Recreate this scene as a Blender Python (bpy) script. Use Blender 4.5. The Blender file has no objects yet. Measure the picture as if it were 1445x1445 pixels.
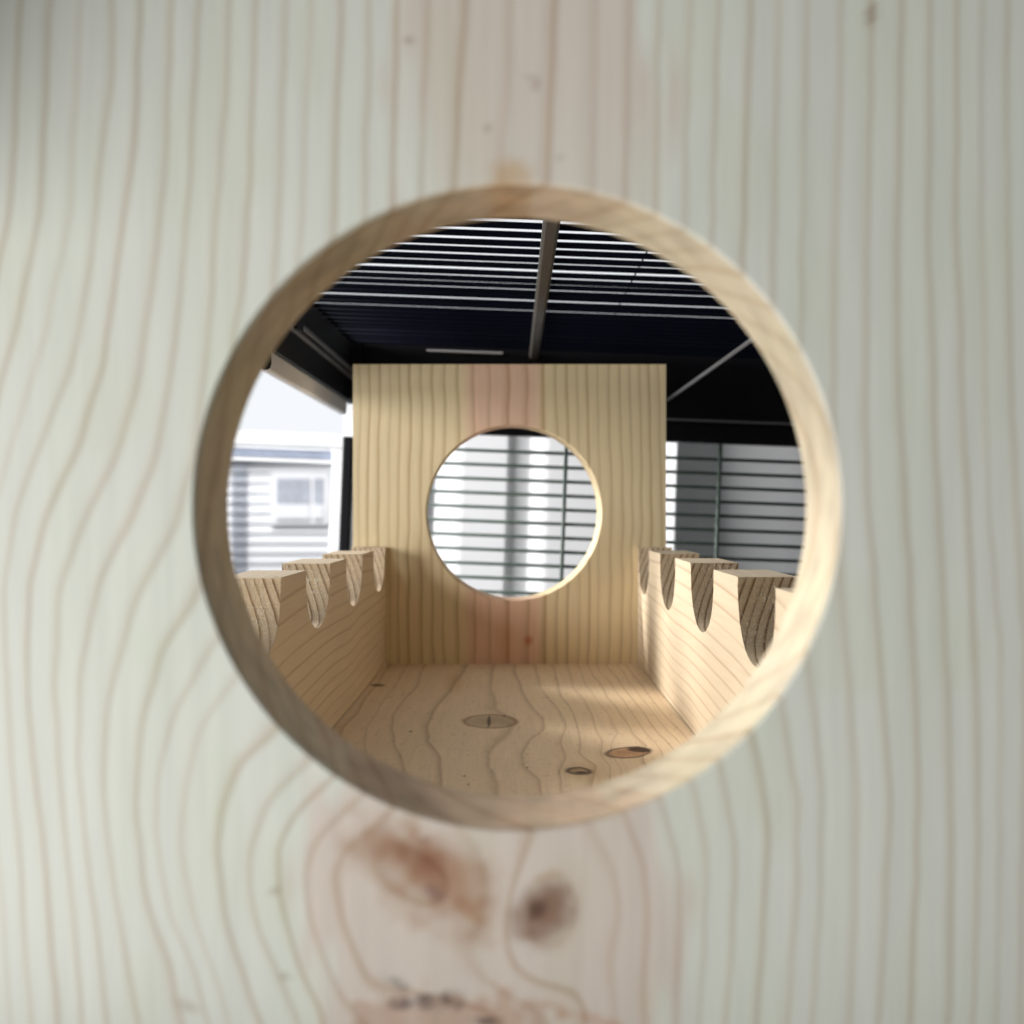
import bpy, math, random
import numpy as np
from mathutils import Vector, Matrix
random.seed(7); np.random.seed(7)
S = bpy.context.scene
C = S.collection

# ------------------------------------------------------------ camera
F = 1445.0                      # focal length in pixels of a 1445 px picture
cam = bpy.data.cameras.new('camera'); co = bpy.data.objects.new('camera', cam); C.objects.link(co)
co.rotation_euler = (math.radians(90), 0, 0)
cam.lens = 36; cam.sensor_width = 36
cam.shift_x = -2.5/F; cam.shift_y = -2.5/F
cam.clip_start = 0.01; cam.clip_end = 200
cam.dof.use_dof = True; cam.dof.focus_distance = 0.345; cam.dof.aperture_fstop = 15.0
S.camera = co

# ------------------------------------------------------------ world (bright daylight room, window side brighter)
W = bpy.data.worlds.new('World'); S.world = W; W.use_nodes = True
nt = W.node_tree; nt.nodes.clear()
wo = nt.nodes.new('ShaderNodeOutputWorld'); bg = nt.nodes.new('ShaderNodeBackground')
tc = nt.nodes.new('ShaderNodeTexCoord'); sp = nt.nodes.new('ShaderNodeSeparateXYZ')
nt.links.new(tc.outputs['Generated'], sp.inputs[0])
def wmath(op, a, b):
    n = nt.nodes.new('ShaderNodeMath'); n.operation = op
    for i, v in enumerate((a, b)):
        if isinstance(v, (int, float)): n.inputs[i].default_value = v
        else: nt.links.new(v, n.inputs[i])
    return n.outputs[0]
m1 = wmath('MULTIPLY', sp.outputs['X'], -0.55)
m2 = wmath('MULTIPLY', sp.outputs['Y'], 0.55)
m3 = wmath('ADD', wmath('ADD', m1, m2), 0.28)
wr = nt.nodes.new('ShaderNodeValToRGB')
wr.color_ramp.elements[0].position = 0.0; wr.color_ramp.elements[0].color = (0.075, 0.08, 0.08, 1)
wr.color_ramp.elements[1].position = 0.8; wr.color_ramp.elements[1].color = (1.0, 1.035, 1.075, 1)
nt.links.new(m3, wr.inputs[0]); nt.links.new(wr.outputs[0], bg.inputs[0]); bg.inputs[1].default_value = 0.92
nt.links.new(bg.outputs[0], wo.inputs[0])

# ------------------------------------------------------------ lamps
def area(name, loc, target, size, power, col):
    l = bpy.data.lights.new(name, 'AREA'); l.shape = 'RECTANGLE'; l.size = size[0]; l.size_y = size[1]
    l.energy = power; l.color = col
    o = bpy.data.objects.new(name, l); C.objects.link(o); o.location = loc
    o.rotation_euler = (Vector(target)-Vector(loc)).to_track_quat('-Z', 'Y').to_euler()
    return o
area('window_light', (-1.27, 1.20, 0.50), (0.04, 0.42, -0.05), (0.22, 0.22), 33, (1.0, 0.975, 0.94))
area('front_window_light', (-0.41, -0.17, -0.14), (0.0, 0.16, -0.03), (0.35, 0.35), 3.75, (0.975, 0.995, 0.99))
area('curtain_fill_light', (-1.3, 0.25, 0.25), (0.18, 1.02, 0.0), (0.3, 0.4), 3.3, (1.0, 0.99, 0.98)).data.spread = math.radians(52)  # added lamp, spread narrowed to brighten the curtain alone
area('outdoor_daylight', (-2.4, 8.3, 2.7), (-2.4, 10, -0.1), (2, 2), 235, (1.0, 1.0, 1.0))

S.view_settings.view_transform = 'Standard'; S.view_settings.look = 'None'
S.view_settings.exposure = 0.0; S.view_settings.gamma = 1.0; S.view_settings.use_curve_mapping = False
S.render.engine = 'CYCLES'
S.cycles.max_bounces = 10; S.cycles.diffuse_bounces = 6

# ------------------------------------------------------------ helpers
def tag(o, label=None, cat=None, group=None, kind=None):
    if label: o['label'] = label
    if cat: o['category'] = cat
    if group: o['group'] = group
    if kind: o['kind'] = kind
    return o
def empty(name, loc=(0, 0, 0)):
    o = bpy.data.objects.new(name, None); C.objects.link(o); o.location = loc; return o
def mesh_obj(name, verts, faces, mats, parent=None, mids=None, ring=None, tint=None, smooth=False):
    me = bpy.data.meshes.new(name)
    me.from_pydata([tuple(map(float, v)) for v in verts], [], faces); me.update()
    for m in (mats if isinstance(mats, (list, tuple)) else [mats]): me.materials.append(m)
    if mids is not None: me.polygons.foreach_set('material_index', mids)
    if ring is not None:
        a = me.attributes.new('ring', 'FLOAT', 'POINT'); a.data.foreach_set('value', np.asarray(ring, np.float32))
    if tint is not None:
        t = np.ones((len(verts), 4), np.float32); t[:, :3] = tint
        a = me.attributes.new('tint', 'FLOAT_COLOR', 'POINT'); a.data.foreach_set('color', t.ravel())
    if smooth: me.polygons.foreach_set('use_smooth', [True]*len(me.polygons))
    o = bpy.data.objects.new(name, me); C.objects.link(o)
    if parent: o.parent = parent
    return o
class MB:
    def __init__(s): s.v = []; s.f = []
    def box(s, x0, x1, y0, y1, z0, z1, bev=0.0):
        n = len(s.v)
        if bev <= 0:
            for z in (z0, z1):
                for (x, y) in ((x0, y0), (x1, y0), (x1, y1), (x0, y1)): s.v.append((x, y, z))
            for f in ((3, 2, 1, 0), (4, 5, 6, 7), (0, 1, 5, 4), (1, 2, 6, 5), (2, 3, 7, 6), (3, 0, 4, 7)):
                s.f.append([n+i for i in f])
            return
        # chamfered box: octagonal cross-section along the longest axis
        d = (x1-x0, y1-y0, z1-z0); ax = d.index(max(d)); b = bev
        lo = (x0, y0, z0); hi = (x1, y1, z1); u, w = [i for i in range(3) if i != ax]
        prof = [(lo[u]+b, lo[w]), (hi[u]-b, lo[w]), (hi[u], lo[w]+b), (hi[u], hi[w]-b),
                (hi[u]-b, hi[w]), (lo[u]+b, hi[w]), (lo[u], hi[w]-b), (lo[u], lo[w]+b)]
        for t in (lo[ax], hi[ax]):
            for (p, q) in prof:
                c = [0, 0, 0]; c[ax] = t; c[u] = p; c[w] = q; s.v.append(tuple(c))
        s.f.append([n+i for i in range(7, -1, -1)]); s.f.append([n+8+i for i in range(8)])
        for i in range(8): s.f.append([n+i, n+(i+1) % 8, n+8+(i+1) % 8, n+8+i])
    def tube(s, pts, r, k=10):
        pts = [Vector(p) for p in pts]; n = len(s.v)
        for i, p in enumerate(pts):
            d = (pts[min(i+1, len(pts)-1)]-pts[max(i-1, 0)]).normalized()
            a = d.orthogonal().normalized() if abs(d.z) > .9 else d.cross(Vector((0, 0, 1))).normalized()
            b = d.cross(a)
            rr = r[i] if isinstance(r, (list, tuple)) else r
            for j in range(k):
                t = 2*math.pi*j/k; s.v.append(tuple(p+a*math.cos(t)*rr+b*math.sin(t)*rr))
        for i in range(len(pts)-1):
            for j in range(k):
                s.f.append([n+i*k+j, n+i*k+(j+1) % k, n+(i+1)*k+(j+1) % k, n+(i+1)*k+j])
        s.f.append([n+j for j in range(k-1, -1, -1)]); m = n+(len(pts)-1)*k
        s.f.append([m+j for j in range(k)])
    def build(s, name, mat, parent=None, smooth=False):
        return mesh_obj(name, s.v, s.f, mat, parent, smooth=smooth)

# ------------------------------------------------------------ materials
def newmat(name):
    m = bpy.data.materials.new(name); m.use_nodes = True
    t = m.node_tree; return m, t, t.nodes['Principled BSDF']
def N(t, kind, **kw):
    n = t.nodes.new(kind)
    for k, v in kw.items(): setattr(n, k, v)
    return n
def M(t, op, a, b=None, c=None, clamp=False):
    n = t.nodes.new('ShaderNodeMath'); n.operation = op; n.use_clamp = clamp
    for i, v in enumerate((a, b, c)):
        if v is None: continue
        if isinstance(v, (int, float)): n.inputs[i].default_value = v
        else: t.links.new(v, n.inputs[i])
    return n.outputs[0]
def mixc(t, mode, f, a, b):
    n = t.nodes.new('ShaderNodeMix'); n.data_type = 'RGBA'; n.blend_type = mode
    for s, v in ((0, f), (6, a), (7, b)):
        if isinstance(v, (int, float)): n.inputs[s].default_value = v
        elif isinstance(v, tuple): n.inputs[s].default_value = (*v, 1)
        else: t.links.new(v, n.inputs[s])
    return n.outputs[2]
def noise(t, vec, scale, detail=3, rough=.5, stretch=(1, 1, 1)):
    mp = N(t, 'ShaderNodeMapping'); mp.inputs['Scale'].default_value = stretch
    t.links.new(vec, mp.inputs[0])
    n = N(t, 'ShaderNodeTexNoise'); n.inputs['Scale'].default_value = scale
    n.inputs['Detail'].default_value = detail; n.inputs['Roughness'].default_value = rough
    t.links.new(mp.outputs[0], n.inputs['Vector']); return n.outputs[0]

def wood(name, early, late, axis, wob=.3, line=0.8, peak=0.9, width=0.45, rough_cut=False, bump=0.15, fibre=0.12):
    """Softwood: growth-ring coordinate comes from the mesh attribute 'ring'."""
    m, t, b = newmat(name)
    tcn = N(t, 'ShaderNodeTexCoord'); vec = tcn.outputs['Object']
    st = [1, 1, 1]; st[axis] = 0.06
    st2 = [1, 1, 1]; st2[axis] = 0.02
    at = N(t, 'ShaderNodeAttribute', attribute_name='ring')
    tn = N(t, 'ShaderNodeAttribute', attribute_name='tint')
    n1 = noise(t, vec, 90, 3, .55, tuple(0.25 if i == axis else 1 for i in range(3)))
    u = M(t, 'ADD', at.outputs['Fac'], M(t, 'MULTIPLY', M(t, 'SUBTRACT', n1, .5), wob))
    fl = M(t, 'FLOOR', u); fr = M(t, 'SUBTRACT', u, fl)
    wn = N(t, 'ShaderNodeTexWhiteNoise', noise_dimensions='1D'); t.links.new(fl, wn.inputs['W'])
    # profile: slow rise towards latewood, steep fall
    rise = M(t, 'DIVIDE', M(t, 'SUBTRACT', fr, peak-width), width, clamp=True)
    fall = M(t, 'DIVIDE', M(t, 'SUBTRACT', 1.0, fr), 1.0-peak, clamp=True)
    prof = M(t, 'MULTIPLY', M(t, 'POWER', rise, 2.2), M(t, 'SMOOTH_MIN', fall, 1.0, 0.1))
    amp = M(t, 'MULTIPLY', M(t, 'ADD', M(t, 'MULTIPLY', wn.outputs['Value'], .6), .5), line)
    prof = M(t, 'MULTIPLY', prof, amp, clamp=True)
    col = mixc(t, 'MIX', prof, early, late)
    fib = noise(t, vec, 2200, 2, .6, tuple(st2))
    fib2 = noise(t, vec, 420, 3, .6, tuple(st))
    lo = noise(t, vec, 22, 2, .5, tuple(0.3 if i == axis else 1 for i in range(3)))
    k = M(t, 'ADD', M(t, 'MULTIPLY', M(t, 'SUBTRACT', fib, .5), fibre*1.4), 1.0)
    k = M(t, 'ADD', k, M(t, 'MULTIPLY', M(t, 'SUBTRACT', fib2, .5), fibre*1.6))
    k = M(t, 'ADD', k, M(t, 'MULTIPLY', M(t, 'SUBTRACT', lo, .5), fibre*1.6))
    cmb = N(t, 'ShaderNodeCombineColor')
    for i in range(3): t.links.new(k, cmb.inputs[i])
    col = mixc(t, 'MULTIPLY', 1.0, col, cmb.outputs[0])
    col = mixc(t, 'MULTIPLY', 1.0, col, tn.outputs['Color'])
    h = M(t, 'ADD', M(t, 'MULTIPLY', fib, .5), M(t, 'MULTIPLY', prof, .6))
    if rough_cut:   # torn end grain of a hole-saw cut: pale fuzz in flecks
        fz = noise(t, vec, 1500, 4, .75, (1, 1, .45))
        fm = M(t, 'MULTIPLY', M(t, 'SUBTRACT', fz, .52), 9.0, clamp=True)
        patch = noise(t, vec, 130, 2, .5)
        fm = M(t, 'MULTIPLY', fm, M(t, 'MULTIPLY', M(t, 'SUBTRACT', patch, .30), 3.0, clamp=True))
        col = mixc(t, 'MIX', M(t, 'MULTIPLY', fm, .85), col, (.88, .82, .70))
        h = M(t, 'ADD', h, M(t, 'MULTIPLY', fz, 2.0))
    t.links.new(col, b.inputs['Base Color'])
    b.inputs['Roughness'].default_value = .62
    b.inputs['Specular IOR Level'].default_value = .3
    bp = N(t, 'ShaderNodeBump'); bp.inputs['Strength'].default_value = bump*(3 if rough_cut else 1)
    bp.inputs['Distance'].default_value = .0004
    t.links.new(h, bp.inputs['Height']); t.links.new(bp.outputs[0], b.inputs['Normal'])
    return m
def plain(name, col, rough=.5, spec=.5, var=0.15, scale=60, bump=0.0, metal=0.0):
    m, t, b = newmat(name)
    tcn = N(t, 'ShaderNodeTexCoord')
    n = noise(t, tcn.outputs['Object'], scale, 4, .6)
    k = M(t, 'ADD', M(t, 'MULTIPLY', M(t, 'SUBTRACT', n, .5), var*2), 1.0)
    cmb = N(t, 'ShaderNodeCombineColor')
    for i in range(3): t.links.new(k, cmb.inputs[i])
    t.links.new(mixc(t, 'MULTIPLY', 1.0, col, cmb.outputs[0]), b.inputs['Base Color'])
    b.inputs['Roughness'].default_value = rough; b.inputs['Specular IOR Level'].default_value = spec
    b.inputs['Metallic'].default_value = metal
    if bump:
        bp = N(t, 'ShaderNodeBump'); bp.inputs['Strength'].default_value = bump; bp.inputs['Distance'].default_value = .0005
        t.links.new(n, bp.inputs['Height']); t.links.new(bp.outputs[0], b.inputs['Normal'])
    return m

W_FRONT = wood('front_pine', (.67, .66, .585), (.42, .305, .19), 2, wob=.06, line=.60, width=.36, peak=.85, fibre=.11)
W_BACK = wood('back_pine', (.76, .625, .39), (.42, .27, .12), 2, wob=.05, line=.72, width=.5, peak=.85)
W_FLOOR = wood('floor_pine', (.80, .62, .41), (.36, .20, .09), 1, wob=.15, line=.52, width=.26, peak=.93)
W_RAIL = wood('rail_pine', (.68, .55, .39), (.42, .26, .14), 1, wob=.10, line=.66, width=.26, peak=.90)
W_CUT = wood('cut_pine', (.68, .52, .34), (.28, .16, .07), 0, line=1.3, width=.5, peak=.88, rough_cut=True, bump=.35)

# ------------------------------------------------------------ growth-ring fields drawn from traced ring lines
def sm(a, b, x):
    t = np.clip((x-a)/(b-a), 0, 1); return t*t*(3-2*t)
class Field:
    """Ring lines given as x(y) polylines; ring(x, y) = interpolated line number."""
    def __init__(s, lines, y0, y1, n=300, blur=7):
        s.y0, s.y1, s.n = y0, y1, n
        ys = np.linspace(y0, y1, n); s.X = []
        ker = np.exp(-np.linspace(-2, 2, 2*blur+1)**2); ker /= ker.sum()
        for L in lines:
            L = sorted(L, key=lambda p: p[1])
            x = np.interp(ys, [p[1] for p in L], [p[0] for p in L])
            xp = np.pad(x, blur, mode='reflect', reflect_type='odd')
            s.X.append(np.convolve(xp, ker, 'valid'))
        s.X = np.array(s.X)
        for k in range(1, len(s.X)): s.X[k] = np.maximum(s.X[k], s.X[k-1]+3)
    def __call__(s, x, y):
        x = np.asarray(x, float); y = np.asarray(y, float)
        t = np.clip((y-s.y0)/(s.y1-s.y0)*(s.n-1), 0, s.n-1.001); i = t.astype(int); f = t-i
        cols = s.X[:, i]*(1-f)+s.X[:, i+1]*f                   # lines x points
        K = len(s.X); k = np.clip((cols <= x).sum(0)-1, 0, K-2); idx = np.arange(len(x))
        a = cols[k, idx]; b = cols[k+1, idx]
        g = np.clip((x-a)/(b-a), -8, 9)
        return k+g
def ell(x, y, cx, cy, rx, ry, ang=0):
    c, s_ = math.cos(math.radians(ang)), math.sin(math.radians(ang))
    dx, dy = x-cx, y-cy
    return np.sqrt(((dx*c+dy*s_)/rx)**2+((-dx*s_+dy*c)/ry)**2)
def blend(t, w, col):
    w = np.clip(w, 0, 1)[:, None]; return t*(1-w)+t*np.array(col)*w
def vnoise(x, y, sc, seed):                                   # smooth value noise in numpy
    r = np.random.RandomState(seed).rand(64, 64)
    X = np.mod(x/sc, 63.0); Y = np.mod(y/sc, 63.0)
    i = X.astype(int); j = Y.astype(int); f = X-i; g = Y-j
    f = f*f*(3-2*f); g = g*g*(3-2*g)
    i1 = (i+1) % 64; j1 = (j+1) % 64
    return (r[i, j]*(1-f)+r[i1, j]*f)*(1-g)+(r[i, j1]*(1-f)+r[i1, j1]*f)*g

front_lines = [
 [(-80,-60),(-100,300),(-200,722),(-190,1000),(-150,1500)],
 [(-40,-60),(-60,300),(-150,722),(-140,1000),(-110,1500)],
 [(0,-60),(-20,300),(-110,722),(-105,1000),(-75,1500)],
 [(40,-60),(20,300),(-20,480),(-70,722),(-70,1000),(-35,1500)],
 [(80,-60),(62,300),(32,450),(-15,620),(-40,722),(-45,900),(-35,1100),(-5,1500)],
 [(122,-60),(105,300),(70,470),(25,620),(-5,722),(-18,850),(-14,1000),(0,1172),(22,1500)],
 [(162,-60),(165,100),(150,200),(135,375),(107,525),(55,645),(28,722),(10,822),(15,972),(30,1172),(52,1500)],
 [(205,-60),(195,200),(175,350),(155,500),(120,625),(75,722),(47,822),(42,972),(65,1172),(92,1500)],
 [(252,-60),(242,200),(230,350),(200,550),(170,650),(134,722),(92,822),(82,972),(97,1172),(127,1500)],
 [(290,-60),(270,300),(250,525),(222,665),(198,722),(147,822),(118,947),(115,1072),(130,1222),(164,1500)],
 [(332,-60),(325,150),(310,350),(300,480),(282,640),(258,737),(200,847),(160,982),(152,1122),(170,1272),(212,1500)],
 [(370,-60),(355,350),(330,520),(315,722),(292,837),(235,922),(205,1022),(197,1147),(215,1272),(250,1372),(275,1500)],
 [(412,-60),(398,350),(370,600),(350,800),(320,897),(255,997),(225,1097),(222,1172),(245,1297),(280,1372),(312,1500)],
 [(447,-60),(430,330),(400,700),(375,880),(350,947),(290,1022),(265,1122),(260,1197),(280,1297),(315,1397),(335,1500)],
 [(490,-60),(478,330),(455,700),(430,980),(405,1032),(350,1072),(320,1147),(312,1197),(325,1297),(350,1372),(385,1500)],
 [(530,-60),(520,300),(490,900),(460,1060),(440,1082),(390,1127),(360,1197),(357,1247),(375,1322),(410,1397),(430,1500)],
 [(568,-60),(560,300),(530,900),(490,1085),(465,1112),(425,1147),(398,1197),(397,1257),(420,1345),(445,1410),(455,1500)],
 [(612,-60),(600,300),(570,1000),(530,1115),(510,1132),(455,1182),(434,1237),(441,1297),(470,1372),(484,1500)],
 [(668,-60),(645,300),(620,1050),(575,1130),(550,1147),(497,1190),(475,1237),(490,1307),(522,1372),(545,1500)],
 [(735,-60),(715,250),(700,1080),(650,1160),(690,1215),(712,1260),(700,1330),(690,1400),(680,1500)],
 [(795,-60),(780,250),(770,1130),(800,1185),(822,1215),(840,1250),(840,1297),(812,1372),(806,1500)],
 [(847,-60),(845,270),(830,1100),(846,1167),(877,1222),(884,1287),(870,1370),(850,1500)],
 [(895,-60),(888,300),(870,1080),(887,1147),(917,1222),(922,1297),(905,1500)],
 [(937,-60),(930,300),(920,1060),(937,1122),(962,1197),(967,1297),(955,1500)],
 [(982,-60),(972,330),(965,1040),(982,1092),(1002,1197),(999,1322),(985,1500)],
 [(1022,-60),(1010,350),(1005,1000),(1022,1062),(1042,1197),(1042,1297),(1025,1500)],
 [(1067,-60),(1055,385),(1050,900),(1067,1022),(1092,1172),(1082,1322),(1070,1500)],
 [(1107,-60),(1097,425),(1092,850),(1107,972),(1132,1122),(1130,1272),(1115,1500)],
 [(1147,-60),(1135,480),(1132,800),(1147,922),(1167,1122),(1162,1272),(1150,1500)],
 [(1197,-60),(1182,550),(1192,722),(1202,922),(1217,1122),(1214,1272),(1205,1500)],
 [(1237,-60),(1227,600),(1232,722),(1249,922),(1262,1122),(1245,1500)],
 [(1280,-60),(1272,500),(1287,722),(1294,922),(1304,1122),(1290,1500)],
 [(1320,-60),(1317,350),(1332,722),(1342,922),(1349,1122),(1346,1500)],
 [(1357,-60),(1355,350),(1372,722),(1382,922),(1387,1122),(1376,1500)],
 [(1392,-60),(1390,350),(1400,722),(1417,922),(1410,1500)],
 [(1427,-60),(1427,350),(1440,722),(1452,922),(1445,1500)],
 [(1465,-60),(1468,722),(1480,1500)],
 [(1505,-60),(1508,722),(1520,1500)],
]
D1, T1 = 0.152, 0.0180          # near face of the front panel, thickness
YB = 0.5555                     # near face of the back panel
FF = Field(front_lines, -60, 1500)
def front_attr(v):
    v = np.array(v); px = 725+v[:, 0]/D1*F; py = 720-v[:, 2]/D1*F
    wob = (vnoise(px+300, py+300, 55, 3)-.5)*4
    core = np.exp(-ell(px, py, 640, 1300, 130, 110)**2)
    wob += core*(vnoise(px+300, py+300, 60, 4)-.5)*40
    u = FF(px+wob, py)+(v[:, 1]-D1)*85
    u = u+1.8*np.exp(-ell(px, py, 768, 1290, 58, 85, 15)**2)-1.0*np.exp(-ell(px, py, 600, 1240, 80, 50, 32)**2)-1.5*np.exp(-ell(px, py, 650, 1450, 170, 50)**2)
    u0 = u+(vnoise(px+300, py*.25+300, 22, 77)-.5)*1.6+(vnoise(px+300, py*.4+300, 60, 78)-.5)*1.6
    t = np.ones((len(v), 3))
    pinkw = sm(15.8, 17.3, u0)*(1-sm(22.0, 23.6, u0))*(.55+.45*sm(1000, 1150, py)+.25*(1-sm(100, 400, py)))
    t = blend(t, pinkw*.9, (.93, .79, .76))
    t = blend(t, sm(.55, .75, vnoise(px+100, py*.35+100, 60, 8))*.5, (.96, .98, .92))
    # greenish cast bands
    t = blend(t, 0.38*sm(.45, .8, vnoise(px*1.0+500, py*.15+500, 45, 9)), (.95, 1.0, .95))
    n1 = vnoise(px+200, py+200, 16, 5); n2 = vnoise(px+200, py+200, 34, 6)
    d = ell(px, py, 596, 1232, 118, 62, 32)+(n1-.5)*.35+(n2-.5)*.7
    t = blend(t, (1-sm(.1, 1.35, d))*.95, (.64, .43, .31))
    d = ell(px, py, 590, 1215, 50, 40, 20)+(n1-.5)*.3+(n2-.5)*.4
    t = blend(t, (1-sm(.0, 1.2, d))*.8, (.62, .44, .35))
    t = blend(t, (1-sm(.2, 1.1, ell(px, py, 612, 1258, 24, 15, 30)+(n1-.5)*.3))*.8, (.62, .58, .66))
    t = blend(t, (1-sm(.2, 1.2, ell(px, py, 665, 1285, 30, 16, 35)+(n1-.5)*.6))*.6, (.75, .52, .32))
    d = ell(px, py, 768, 1286, 43, 56, 38)+(n1-.5)*.3
    t = blend(t, (1-sm(.35, 1.25, d)), (.42, .29, .23))
    t = blend(t, (1-sm(.2, .9, ell(px, py, 758, 1283, 22, 30, 38)+(n1-.5)*.3))*.85, (.38, .30, .30))
    t = blend(t, (1-sm(.3, 1.2, ell(px, py, 775, 1236, 30, 9, -15)+(n1-.5)*.7))*.5, (.80, .62, .40))
    # torn grey knot along the lower edge
    d = ell(px, py, 650, 1440, 160, 42, 4)+(n1-.5)*1.0+(n2-.5)*.7
    t = blend(t, (1-sm(.5, 1.2, d))*.8, (.80, .62, .54))
    g = (1-sm(.3, 1.0, ell(px, py, 610, 1412, 60, 16, -6)+(n1-.5)*1.2))+(1-sm(.3, 1., ell(px, py, 560, 1386, 26, 10, 25)+(n1-.5)*.9))
    t = blend(t, g*(.35+.65*sm(.3, .6, vnoise(px+40, py+40, 7, 61))), (.40, .40, .43))
    g = (1-sm(.3, 1.0, ell(px, py, 690, 1440, 34, 8, 0)+(n1-.5)*.8))
    t = blend(t, g*(.3+.7*sm(.3, .6, vnoise(px+40, py+40, 6, 62))), (.30, .31, .34))
    t = blend(t, (1-sm(.3, 1.2, ell(px, py, 840, 1440, 60, 10, 12)+(n1-.5)*.9))*.5, (.82, .58, .45))
    # small marks
    for (a, b, rx, ry, an, s_) in ((577, 57, 9, 7, 0, .5), (688, 181, 6, 7, 0, .5), (1229, 20, 7, 22, 6, .8), (756, 118, 9, 14, 0, .35),
                                  (388, 1257, 9, 6, -30, .55), (402, 1378, 9, 6, 30, .55), (265, 1420, 20, 7, 30, .5), (745, 108, 5, 5, 0, .3),
                                  (790, 222, 8, 5, -30, .3), (1062, 605, 5, 4, 0, .3), (598, 1185, 12, 5, -20, .4)):
        t = blend(t, (1-sm(.3, 1.3, ell(px, py, a, b, rx, ry, an)))*s_, (.50, .36, .30))
    t = blend(t, (1-sm(.2, 1.1, ell(px, py, 722, 245, 42, 34, 0)+(n1-.5)*.5))*.8, (.88, .68, .46))
    bore = (np.hypot(px-730, py-715) < 456.5)
    ang = np.arctan2(715-py, px-730)
    st = vnoise((ang+4)*280, (v[:, 1]-D1)*9000*1.0+(ang+4)*90, 26, 91)      # torn streaks that run round the cut
    st2 = vnoise((ang+4)*150, (v[:, 1]-D1)*26000+(ang+4)*120, 22, 92)
    t[bore] *= np.array((.93, .80, .66))
    k = (1-.17*sm(.3, .95, st)-.13*sm(.4, .95, st2))[:, None]
    t[bore] *= (k*np.array((1.0, .99, .97)))[bore]
    return u, t
back_x = [480, 497, 511, 524, 538, 553, 567, 582, 598, 614, 631, 650, 672, 694, 722, 748, 771, 788, 803, 817, 831, 846, 862, 877, 891, 905, 918, 932, 947, 962]
back_lines = []
for i, x in enumerate(back_x):
    w = 2.2*math.sin(i*1.7)
    mid = 4 if x > 780 else (-3 if x < 640 else 0)
    back_lines.append([(x-2, 480), (x, 560), (x+w*.3+mid, 700), (x+w+mid*.5, 850), (x+w*.4, 960)])
FB = Field(back_lines, 480, 960)
def back_attr(v):
    v = np.array(v); px = 725+v[:, 0]/YB*F; py = 720-v[:, 2]/YB*F
    u = FB(px+(vnoise(px+500, py+500, 40, 13)-.5)*3, py)+(v[:, 1]-YB)*60
    t = np.ones((len(v), 3))
    t = blend(t, sm(10.8, 12.0, u)*(1-sm(15.0, 16.2, u)), (1.0, .83, .96))
    t = blend(t, (1-sm(.3, 1.3, ell(px, py, 746, 904, 7, 8)))*.8, (.75, .42, .32))
    t = blend(t, (1-sm(.3, 1.3, ell(px, py, 712, 905, 14, 40)))*.3, (.9, .6, .5))
    return u, t
floor_lines = [
 [(380,937),(260,1000),(60,1100),(-100,1300)],
 [(450,937),(380,985),(240,1060),(100,1300)],
 [(500,937),(440,985),(350,1040),(280,1300)],
 [(530,937),(495,975),(430,1035),(400,1300)],
 [(555,937),(524,975),(488,1030),(455,1100),(440,1300)],
 [(578,937),(553,975),(522,1022),(517,1060),(500,1300)],
 [(604,937),(587,970),(558,1010),(556,1050),(580,1095),(600,1300)],
 [(663,937),(650,955),(640,975),(618,995),(607,1022),(605,1045),(625,1070),(635,1300)],
 [(700,937),(697,975),(703,1000),(735,1018),(722,1036),(700,1058),(692,1082),(708,1105),(716,1300)],
 [(731,937),(735,972),(752,998),(766,1012),(768,1030),(747,1046),(740,1064),(745,1082),(765,1100),(770,1300)],
 [(757,937),(762,970),(790,998),(800,1020),(795,1050),(800,1070),(792,1090),(790,1300)],
 [(781,937),(788,970),(812,1005),(819,1035),(822,1062),(842,1080),(838,1095),(830,1300)],
 [(800,937),(812,970),(838,1005),(848,1040),(852,1062),(860,1080),(862,1300)],
 [(816,937),(832,970),(862,1008),(874,1035),(862,1050),(875,1085),(890,1300)],
 [(831,937),(850,970),(880,1008),(895,1035),(915,1052),(912,1075),(925,1300)],
 [(845,937),(866,970),(897,1008),(915,1035),(935,1060),(945,1085),(965,1300)],
 [(858,937),(880,970),(913,1008),(932,1035),(955,1062),(990,1300)],
 [(870,937),(893,970),(927,1008),(948,1035),(975,1065),(1030,1300)],
 [(881,937),(906,970),(941,1008),(963,1035),(990,1065),(1080,1300)],
 [(891,937),(918,970),(954,1008),(977,1035),(1005,1065),(1130,1300)],
 [(902,937),(930,970),(967,1008),(990,1035),(1020,1065),(1200,1300)],
 [(915,937),(945,970),(985,1008),(1010,1035),(1045,1065),(1300,1300)],
]
ZF = -0.0834
FL = Field(floor_lines, 937, 1300, 400, 3)
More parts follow.
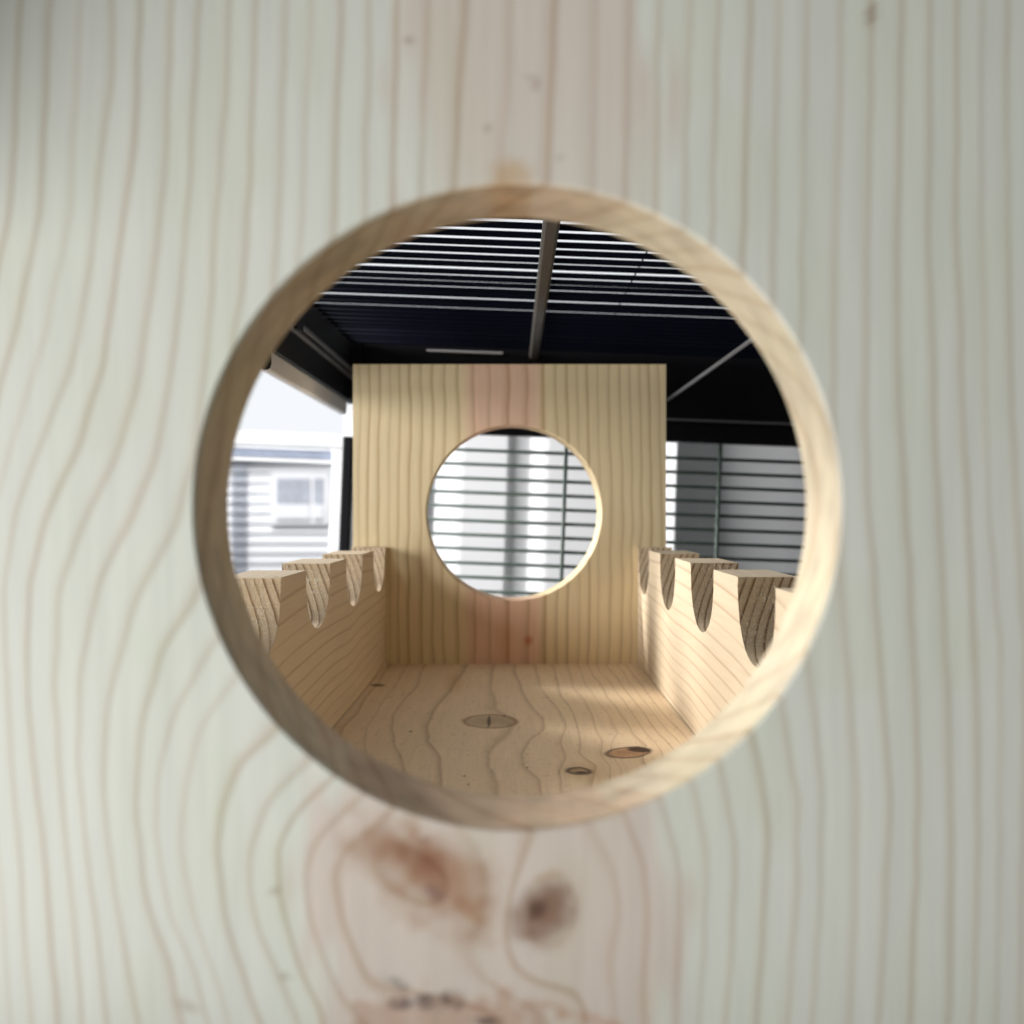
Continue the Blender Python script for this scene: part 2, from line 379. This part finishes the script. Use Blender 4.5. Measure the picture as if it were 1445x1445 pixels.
def floor_attr(v):
    v = np.array(v); Y = np.maximum(v[:, 1], .16); px = 725+v[:, 0]/Y*F; py = 720-ZF/Y*F
    u = FL(px+(vnoise(px+500, py*1.5+500, 30, 23)-.5)*7, py)+(v[:, 2]-ZF)*250
    t = np.ones((len(v), 3)); n1 = vnoise(px+300, py*2+300, 10, 33)
    d = ell(px, py, 692, 1018, 37, 9.5, 0)+(n1-.5)*.12
    t = blend(t, (1-sm(.9, 1.04, d))*.9, (.70, .66, .60))
    t = blend(t, np.exp(-((d-1)/.08)**2)*.8, (.48, .34, .24))
    t = blend(t, (1-sm(.1, .9, d+(n1-.5)*.5))*.4, (.58, .50, .42))
    t = blend(t, (1-sm(.6, 1.3, ell(px, py, 690, 1018, 2.2, 8.5, 4)))*.98, (.08, .06, .05))
    d = ell(px, py, 886, 1062, 31, 7.5, -3)+(n1-.5)*.15
    t = blend(t, (1-sm(.85, 1.08, d))*.85, (.66, .48, .36))
    t = blend(t, np.exp(-((d-1)/.13)**2)*.85, (.16, .09, .06))
    t = blend(t, (1-sm(.2, 1.0, d+(n1-.5)*.9))*.5, (.45, .30, .22))
    t = blend(t, (1-sm(.7, 1.3, ell(px, py, 902, 1058, 17, 3.4, 4)))*.98, (.10, .05, .03))
    d = ell(px, py, 817, 1088, 16, 4.6, 4)+(n1-.5)*.15
    t = blend(t, (1-sm(.8, 1.15, d))*.8, (.50, .44, .34))
    t = blend(t, np.exp(-((d-1)/.25)**2)*.9, (.10, .07, .05))
    t = blend(t, (1-sm(.5, 1.3, ell(px, py, 820, 1090, 9, 1.6, 0)))*.95, (.06, .05, .04))
    t = blend(t, (1-sm(.3, 1.5, ell(px, py, 822, 1088, 34, 12, 4)))*.4, (.72, .55, .40))
    t = blend(t, (1-sm(.5, 1.3, ell(px, py, 533, 967, 11, 2.2, 0)))*.9, (.22, .14, .08))
    t = blend(t, sm(.80, .93, vnoise(px*2+900, py*4+900, 7, 43))*.28, (.6, .45, .35))
    t = blend(t, (1-sm(.4, 1.4, ell(px, py, 640, 963, 14, 14, 60)))*.5, (.88, .72, .50))
    for (a, b) in ((579, 1032), (744, 1083), (661, 1107), (712, 1010), (655, 1095)):
        t = blend(t, (1-sm(.5, 1.3, ell(px, py, a, b, 2.2, 1.4)))*.8, (.3, .2, .12))
    return u, t

# ------------------------------------------------------------ wooden box
def holed_panel(name, x0, x1, z0, z1, cx, cz, r, y0, y1, mat, attr, parent, nseg=640, nrad=110, yaw=0.0):
    ang = list(np.linspace(0, 2*math.pi, nseg, endpoint=False))
    for (x, z) in ((x0, z0), (x1, z0), (x1, z1), (x0, z1)):
        a = math.atan2(z-cz, x-cx) % (2*math.pi)
        k = min(range(nseg), key=lambda i: abs(ang[i]-a)); ang[k] = a
    ch = .0005; verts = []; faces = []
    def edge(a):
        c, s_ = math.cos(a), math.sin(a); t = 1e9
        if c > 1e-9: t = min(t, (x1-cx)/c)
        if c < -1e-9: t = min(t, (x0-cx)/c)
        if s_ > 1e-9: t = min(t, (z1-cz)/s_)
        if s_ < -1e-9: t = min(t, (z0-cz)/s_)
        return t
    rows = []   # each row: (function radius(a), y)
    for k in range(nrad+1):
        f = (k/nrad)
        rows.append((lambda a, f=f: (edge(a))*(1-f)+(r+ch)*f, y0))
    rows.append((lambda a: r, y0+ch))
    nb = 40
    for k in range(1, nb): rows.append((lambda a: r, y0+ch+(y1-y0-2*ch)*k/nb))
    rows.append((lambda a: r, y1-ch))
    for k in range(nrad+1):
        f = (k/nrad)
        rows.append((lambda a, f=f: (edge(a))*f+(r+ch)*(1-f), y1))
    nr = len(rows)
    for (fn, y) in rows:
        for a in ang:
            q = fn(a); verts.append((cx+q*math.cos(a), y, cz+q*math.sin(a)))
    for i in range(nr):
        j = (i+1) % nr
        for k in range(nseg):
            l = (k+1) % nseg
            faces.append([i*nseg+k, i*nseg+l, j*nseg+l, j*nseg+k])
    # small irregularity of the saw cut
    V = np.array(verts)
    d = np.hypot(V[:, 0]-cx, V[:, 2]-cz); near = d < r+.0008
    a = np.arctan2(V[:, 2]-cz, V[:, 0]-cx)
    wob = (np.sin(a*37)+np.sin(a*91+1)+np.sin(a*173+2))*.000007*near
    V[:, 0] += np.cos(a)*wob; V[:, 2] += np.sin(a)*wob
    u, t = attr(V)
    if yaw:
        V[:, 0] += -(V[:, 1]-y0)*yaw
    return mesh_obj(name, V, faces, mat, parent, ring=u, tint=t)

box = empty('wooden_box', (0, .36, -.101))
tag(box, 'pale pine box with round holed ends and scalloped side rails inside the black cage', 'wooden box')
inv = Matrix.Translation((0, -.36, .101))
def to_box(o):
    o.data.transform(inv); return o
XL, XR = -.0692, .0673; OL, OR = -.0873, .0826
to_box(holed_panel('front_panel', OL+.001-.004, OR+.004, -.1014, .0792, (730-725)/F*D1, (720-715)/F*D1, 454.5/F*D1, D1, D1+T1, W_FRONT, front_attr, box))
to_box(holed_panel('back_panel', OL, OR, -.1014, .0792, 0.0, (720-723.5)/F*YB, 123.6/F*YB, YB, YB+.021, W_BACK, back_attr, box, nseg=480, nrad=60, yaw=.04))
# floor board
nx, ny = 300, 600
xs = np.linspace(XL-.018, XR+.0150, nx+1); ys = np.linspace(D1+T1+.0002, YB-.0003, ny+1)
v = [(x, y, ZF) for y in ys for x in xs]; f = [[j*(nx+1)+i, j*(nx+1)+i+1, (j+1)*(nx+1)+i+1, (j+1)*(nx+1)+i] for j in range(ny) for i in range(nx)]
b0 = len(v); x0, x1, ya, yb = xs[0], xs[-1], ys[0], ys[-1]
v += [(x0, ya, ZF-.018), (x1, ya, ZF-.018), (x1, yb, ZF-.018), (x0, yb, ZF-.018), (x0, ya, ZF), (x1, ya, ZF), (x1, yb, ZF), (x0, yb, ZF)]
f += [[b0+3, b0+2, b0+1, b0], [b0, b0+1, b0+5, b0+4], [b0+1, b0+2, b0+6, b0+5], [b0+2, b0+3, b0+7, b0+6], [b0+3, b0, b0+4, b0+7]]
u, t = floor_attr(v); to_box(mesh_obj('floor_board', v, f, W_FLOOR, box, ring=u, tint=t))

# scalloped side rails
ZT = -.0200; RN = .0222
def rail(xin, xout, centres, side):
    """profile in the YZ plane, swept from the inner face to the outer face"""
    ya, yb = D1+T1+.0003, YB-.0004
    prof = []
    y = ya
    cs = sorted(centres)
    def flat(a, b):
        n = max(2, int((b-a)/.0012)); return [(a+(b-a)*i/n, ZT) for i in range(n)]
    for c in cs:
        a0, a1 = c-RN, c+RN
        if a1 < ya or a0 > yb: continue
        if a0 > y: prof += [(p, 0) for p in flat(y, a0)]
        prof += [((a0, ZT), 1)]
        for k in range(61):
            th = math.pi*k/60
            yy = c-RN*math.cos(th); zz = ZT-.0008-(.0208 if side < 0 else .0228)*max(0.0, math.sin(th))**.80
            if yy > yb: break
            prof.append(((yy, zz), 1))
        y = a1
        if a1 < yb: prof.append(((a1, ZT-.0003), 1))
    if y < yb: prof += [(p, 0) for p in flat(y, yb)]+[((yb, ZT), 0)]
    P = [p[0] for p in prof]; kind = [p[1] for p in prof]
    n = len(P); nxs = 12; verts = []; faces = []; mids = []
    xsr = [xin+(xout-xin)*k/nxs for k in range(nxs+1)]
    for x in xsr:
        for (yy, zz) in P: verts.append((x, yy, zz))
    for i in range(nxs):
        for j in range(n-1):
            q = [i*n+j, i*n+j+1, (i+1)*n+j+1, (i+1)*n+j]
            faces.append(q if side < 0 else q[::-1]); mids.append(1 if (kind[j] and kind[j+1]) else 0)
    # side faces: columns down to the bottom
    nz = 14
    for xi in (xin, xout):
        b = len(verts)
        for k in range(nz+1):
            for (yy, zz) in P:
                verts.append((xi, yy, zz+(ZF+.0004-zz)*k/nz))
        for k in range(nz):
            for j in range(n-1):
                if abs(P[j][0]-P[j+1][0]) < 1e-7: continue
                q = [b+k*n+j, b+(k+1)*n+j, b+(k+1)*n+j+1, b+k*n+j+1]
                faces.append(q if (xi == xin) == (side < 0) else q[::-1]); mids.append(0)
    # torn fibres along the cut edges
    for c in cs:
        for e in (c-RN, c+RN):
            if not (ya < e < yb): continue
            for _ in range(26):
                x = random.choice((xin, random.uniform(min(xin, xout), max(xin, xout)), xin))
                z = ZT-(random.random()**2)*.010 if abs(x-xin) < 1e-6 else ZT
                L = random.uniform(.0005, .0018); w = random.uniform(.00005, .00013)
                dx = (-side if abs(x-xin) < 1e-6 else 0)*random.uniform(.2, 1)*-1
                d = Vector((side*-.5*random.random() if abs(x-xin) < 1e-6 else random.uniform(-.5, .5), (1 if e < c else -1)*random.uniform(.1, .8), random.uniform(.1, .8))).normalized()*L
                b = len(verts); p = Vector((x, e, z))
                verts += [tuple(p+Vector((0, 0, w))), tuple(p-Vector((0, 0, w))), tuple(p+Vector((w, w, 0))), tuple(p+d)]
                for tri in ((0, 1, 3), (1, 2, 3), (2, 0, 3)): faces.append([b+i for i in tri]); mids.append(2)
    V = np.array(verts)
    zz = V[:, 2]-ZF; yy = V[:, 1]; xx = np.abs(V[:, 0]-xin)
    # ring spacing is wide near the top and tight near the bottom; lines climb slightly along the rail
    q = (ZT-V[:, 2])/(ZT-ZF)+(yy-.3)*(.55 if side < 0 else .9)+.025*np.sin(yy*22)+.3
    if side < 0: q = q+0.0
    u = 9*np.sign(q)*np.abs(q)**1.35+xx*360+(vnoise(yy*1e3+50, V[:, 2]*1e3+500, 40, 50)-.5)*.7
    t = np.ones((len(V), 3))
    if side > 0: t = t*np.array((1.04, 1.05, 1.04))
    return to_box(mesh_obj('side_rail', V, faces, [W_RAIL, W_CUT, FUZZ], box, mids=mids, ring=u, tint=t))
FUZZ = plain('torn_fibre', (.78, .68, .52), .7, .2)
per = .0817
rail(XL, XL-.0181, [.3633+per*k for k in (-2, -1, 0, 1, 2)], -1)
rail(XR, XR+.0181, [.3670+per*k for k in (-2, -1, 0, 1, 2)], 1)

# ------------------------------------------------------------ cage (the room and the cage lean 2.2 degrees against the box)
ROLL = 0.038
def loc(px, py, Y):
    x = (px-725)/F*Y; z = (720-py)/F*Y; c, s_ = math.cos(ROLL), math.sin(ROLL)
    return x*c-z*s_, x*s_+z*c
cage = empty('wire_cage', (0, 0, 0)); cage.rotation_euler = (0, ROLL, 0)
tag(cage, 'black wire cage with a barred roof and barred rear wall around the pine box', 'wire cage')
BLACK = plain('black_plastic', (.006, .006, .008), .5, .12, .3, 200)
WIRE = plain('roof_wire', (.004, .005, .011), .8, .03, .2, 300)
RWIRE = plain('rear_wire', (.05, .075, .062), .5, .4, .2, 300)
RIB = plain('grey_rib', (.075, .066, .055), .55, .5, .35, 900, .5)
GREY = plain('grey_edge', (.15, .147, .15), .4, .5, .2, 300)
LGREY = plain('pale_plastic_and_highlight', (.74, .72, .74), .45, .5, .08, 300)
YR = .72; ZR = .112
mb = MB(); y = .185; k = 0
while y < YR-.008:
    k += 1
    j = random.uniform(-.0007, .0007)
    if k in (26, 31): j += .0012
    zz = ZR+random.uniform(-.0003, .0003); s_ = random.uniform(-.0008, .0008)
    mb.tube([(-.118, y+j, zz), (-.03, y+j+s_*.3, zz), (.05, y+j+s_*.6, zz), (.145, y+j+s_, zz), (.33, y+j+s_, zz)], .00134, 10)
    y += .0136
mb.build('roof_grille', WIRE, cage, True)
mb = MB(); x0 = .0143-.0043
mb.box(x0-.0032, x0+.0032, .18, YR-.003, ZR-.0062, ZR-.0016, .0012); mb.build('roof_rib', RIB, cage)
mb = MB()
mb.tube([(.0534, .18, ZR+.0022), (.0534, YR-.003, ZR+.0022)], .0004)
mb.build('roof_cross_wire', WIRE, cage, True)
# rear band, highlight strips
mb = MB(); mb.box(-.109, .36, YR-.002, YR+.012, .0525, .1155, .002); mb.box(-.1195, -.1093, YR-.002, YR+.012, .0730, .1155, .001); mb.build('rear_band', BLACK, cage)
mb = MB(); mb.box(.085, .36, YR-.006, YR-.0021, .0668, .0682, .0004); mb.build('highlight_ledge', GREY, cage)  # grey colour stands in for a highlight line along the band
mb = MB(); mb.box(-.065, -.012, YR-.006, YR-.0021, .1088, .1098, .0003); mb.build('band_highlight', LGREY, cage)  # pale strip painted as the highlight at the top of the band
# rear bars
mb = MB(); z = .0414; i = 0
while z > -.10:
    mb.tube([(-.112, YR+.005, z+.0001*math.sin(i*2.1)), (.1, YR+.005, z), (.355, YR+.005, z+.0001*math.cos(i*1.3))], .00130); z -= .00998; i += 1
for x in (-.073, .0354, .1440, .2526, .345): mb.tube([(x, YR+.0024, -.115), (x, YR+.0024, .053)], .00135)
mb.build('rear_grille', RWIRE, cage, True)
# base tray under the box
mb = MB(); mb.box(-.30, .36, .10, YR+.01, -.118, -.1075); mb.box(-.13, .36, YR-.004, YR+.012, -.1073, -.098, .001); mb.build('base_tray', BLACK, cage)
# side beams of the roof
def along(xa, xb, za, zb, mat, name, ya=.19, yb=YR-.003, bev=.0008):
    m = MB(); m.box(xa, xb, ya, yb, za, zb, bev); return m.build(name, mat, cage)
xb_, zb_ = -.1157, .0
along(-.1190, -.1150, .0700, .0860, BLACK, 'side_beam')
along(-.1200, -.1152, .0602, .0697, LGREY, 'beam_flange', yb=YR-.03)
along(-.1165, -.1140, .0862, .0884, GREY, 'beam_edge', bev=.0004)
along(-.1200, -.1168, .0886, .1130, BLACK, 'roof_side', bev=.0004)
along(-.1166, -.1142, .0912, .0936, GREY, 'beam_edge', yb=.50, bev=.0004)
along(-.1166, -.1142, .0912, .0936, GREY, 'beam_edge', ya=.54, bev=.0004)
mb = MB(); mb.box(-.1165, -.1135, .503, .536, .0888, .0944, .0006); mb.box(-.1148, -.112, .515, .522, .0872, .0886, .0003); mb.build('roof_hinge', BLACK, cage)
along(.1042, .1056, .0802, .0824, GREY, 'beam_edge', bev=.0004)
# unseen post added to shade the front panel's upper left corner, bar holds it
mb = MB(); mb.box(-.17, -.106, .108, .114, .034, .135, .001); mb.build('shade_blocker', BLACK, cage)
mb = MB(); mb.box(-.17, .17, .1145, .122, .118, .135, .001); mb.build('blocker_bar', BLACK, cage)
# corner post
mb = MB(); mb.box(-.1215, -.1142, YR-.004, YR+.006, -.107, .0470, .0012); mb.build('corner_post', BLACK, cage)
# small latch tip hanging from the beam
a = loc(374, 480, .30); b = loc(374, 522, .30)
mb = MB(); r0 = .0018
pts = [(a[0], .30, a[1])]+[(b[0], .30, b[1]+r0*math.cos(q)) for q in np.linspace(0, math.pi/2*.98, 7)[0:0]]
pts = [(a[0], .30, a[1]), (b[0], .30, b[1]+.002), (b[0], .30, b[1]+.0008), (b[0], .30, b[1]+.0002), (b[0], .30, b[1])]
mb.tube(pts, [r0, r0, r0*.85, r0*.5, r0*.15], 16); mb.build('latch', BLACK, cage, True)

# ------------------------------------------------------------ room behind
room_rot = (0, ROLL, 0)
CUR, ct, cb = newmat('white_curtain')
cn = noise(ct, N(ct, 'ShaderNodeTexCoord').outputs['Object'], 900, 3, .6, (1, 1, 1))
kk = M(ct, 'ADD', M(ct, 'MULTIPLY', M(ct, 'SUBTRACT', cn, .5), .08), .80)
cc = N(ct, 'ShaderNodeCombineColor')
for i_, g in enumerate((1.0, 1.0, 1.02)): ct.links.new(M(ct, 'MULTIPLY', kk, g), cc.inputs[i_])
ct.links.new(cc.outputs[0], cb.inputs['Base Color']); cb.inputs['Roughness'].default_value = .85
# pleats: (px, depth) along the hem; left-turned faces catch the added curtain lamp, right-turned faces do not
YC = 1.0
prof = [(480, .0), (588, -.004), (594, .006), (603, .012), (642, -.013), (650, -.015), (714, -.0150), (718, -.0105), (744, -.0055), (748, -.0065),
        (764, -.0150), (770, -.016), (850, -.014), (870, .006), (915, .010), (950, -.018), (957, -.013), (985, .003), (1018, .015), (1130, .037), (1180, .048), (1240, .052), (1300, .04), (1400, .05)]
pp = np.array(prof); sx = np.linspace(480, 1400, 800); sy = np.interp(sx, pp[:, 0], pp[:, 1])
ker = np.exp(-np.linspace(-2, 2, 9)**2); ker /= ker.sum(); sy = np.convolve(np.pad(sy, 4, 'edge'), ker, 'valid')
v = []; f = []; nz = 24
for thick in (0, .0012):
    for kz in range(nz+1):
        z = .095-.42*kz/nz
        for i in range(len(sx)):
            v.append(((sx[i]-725)/F*YC+.0015*math.sin(z*9+i*.01), YC+sy[i]*(1+.25*(kz/nz-.4))+thick, z))
n = len(sx); off = n*(nz+1)
for kz in range(nz):
    for i in range(n-1):
        q = [kz*n+i, (kz+1)*n+i, (kz+1)*n+i+1, kz*n+i+1]; f.append(q); f.append([off+a for a in q[::-1]])
for i in range(n-1):
    f.append([i, i+1, off+i+1, off+i]); a = nz*n; f.append([a+i+1, a+i, off+a+i, off+a+i+1])
for kz in range(nz):
    a = kz*n; f.append([a, off+a, off+a+n, a+n]); a += n-1; f.append([a+n, off+a+n, off+a, a])
cur = mesh_obj('curtain', v, f, CUR, smooth=True); cur.rotation_euler = room_rot
tag(cur, 'white pleated curtain hanging behind the rear bars of the cage', 'curtain')

# white window frame on the left, standing before the neighbouring house
WHT = plain('white_frame', (.86, .87, .88), .35, .5, .04, 80)
BLUE = plain('blue_grey_seal', (.30, .34, .44), .4, .5, .25, 90)
win = empty('window_frame', (-.2, .96, 0)); win.rotation_euler = room_rot
tag(win, 'white window frame with a blue grey seal, left of the pine box behind the cage', 'window')
def wbox(p0, q0, p1, q1, Y, dep, mat, name, bev=.001):
    x0, z1 = (p0-725)/F*Y, (720-q0)/F*Y; x1, z0 = (p1-725)/F*Y, (720-q1)/F*Y
    # undo the roll at the piece's centre
    cx, cz = (x0+x1)/2, (z0+z1)/2; c, s_ = math.cos(ROLL), math.sin(ROLL)
    lx, lz = cx*c-cz*s_, cx*s_+cz*c; hx, hz = (x1-x0)/2, (z1-z0)/2
    m = MB(); m.box(lx-hx, lx+hx, Y, Y+dep, lz-hz, lz+hz, bev)
    o = m.build(name, mat, win); 
    o.data.transform(Matrix.Rotation(-0.0, 4, 'Y'))
    o.matrix_parent_inverse = Matrix.Translation((.2, -.96, 0)); return o
wbox(250, 597, 515, 617, .96, .03, WHT, 'head')
wbox(250, 621, 474, 633, .975, .02, BLUE, 'seal', .0005)
wbox(250, 634, 474, 639, .97, .02, WHT, 'glazing_bead', .0006)
wbox(465, 618, 487, 860, .965, .03, WHT, 'jamb')

# neighbouring house far outside
hs = empty('house', (-2.2, 10, -1.0))
tag(hs, 'white clapboard house outside with one small window, seen left of the pine box', 'house')
HW = plain('clapboard', (.80, .81, .84), .6, .3, .04, 3)
SHD = plain('grey_shutter', (.40, .42, .47), .6, .3, .1, 6)
PANE = plain('window_pane', (.42, .44, .50), .3, .5, .6, 9)
HF = plain('house_trim', (.86, .86, .88), .5, .4, .03, 3)
HI = Matrix.Translation((2.2, -10, 1.0))
def hb(name, mat, *boxes):
    m = MB()
    for b in boxes: m.box(*b)
    o = m.build(name, mat, hs); o.data.transform(HI); return o
m = MB(); z = -1.3; pitch = .098
while z < .55:
    n = len(m.v)      # clapboard: slanted board with a drip edge
    for x in (-3.6, -1.6):
        for (yy, zz) in ((10.05, z), (10.0, z), (10.02, z+pitch), (10.055, z+pitch)): m.v.append((x, yy, zz))
    m.f += [[n+1, n+5, n+6, n+2], [n, n+4, n+5, n+1], [n+2, n+6, n+7, n+3], [n, n+1, n+2, n+3], [n+7, n+6, n+5, n+4]]
    z += pitch
o = m.build('wall', HW, hs); o.data.transform(HI)
hb('eave', HF, (-3.7, -1.55, 9.85, 10.0, .56, .62))
hb('corner_board', HF, (-1.78, -1.66, 9.965, 9.995, -1.3, .55))
sl = [(-2.74, -2.60, 9.96, 9.985, -1.2+.098*i, -1.2+.098*i+.062) for i in range(18)]
hb('shutter', SHD, *sl)
wf = hb('window', HF, (-2.36, -1.80, 9.975, 9.996, .31, .36), (-2.36, -1.80, 9.975, 9.996, -.14, -.09), (-2.36, -2.31, 9.975, 9.996, -.088, .308), (-1.85, -1.80, 9.975, 9.996, -.088, .308), (-1.98, -1.95, 9.977, 9.996, -.088, .308))
mm = MB(); mm.box(-2.308, -1.982, 9.965, 9.985, .06, .306); mm.box(-1.948, -1.852, 9.965, 9.985, .06, .306); o = mm.build('pane', PANE, wf); o.data.transform(HI)
mm = MB(); mm.box(-2.308, -1.982, 9.960, 9.985, -.086, .058); mm.box(-1.948, -1.852, 9.960, 9.985, -.086, .058); o = mm.build('blind', HW, wf); o.data.transform(HI)
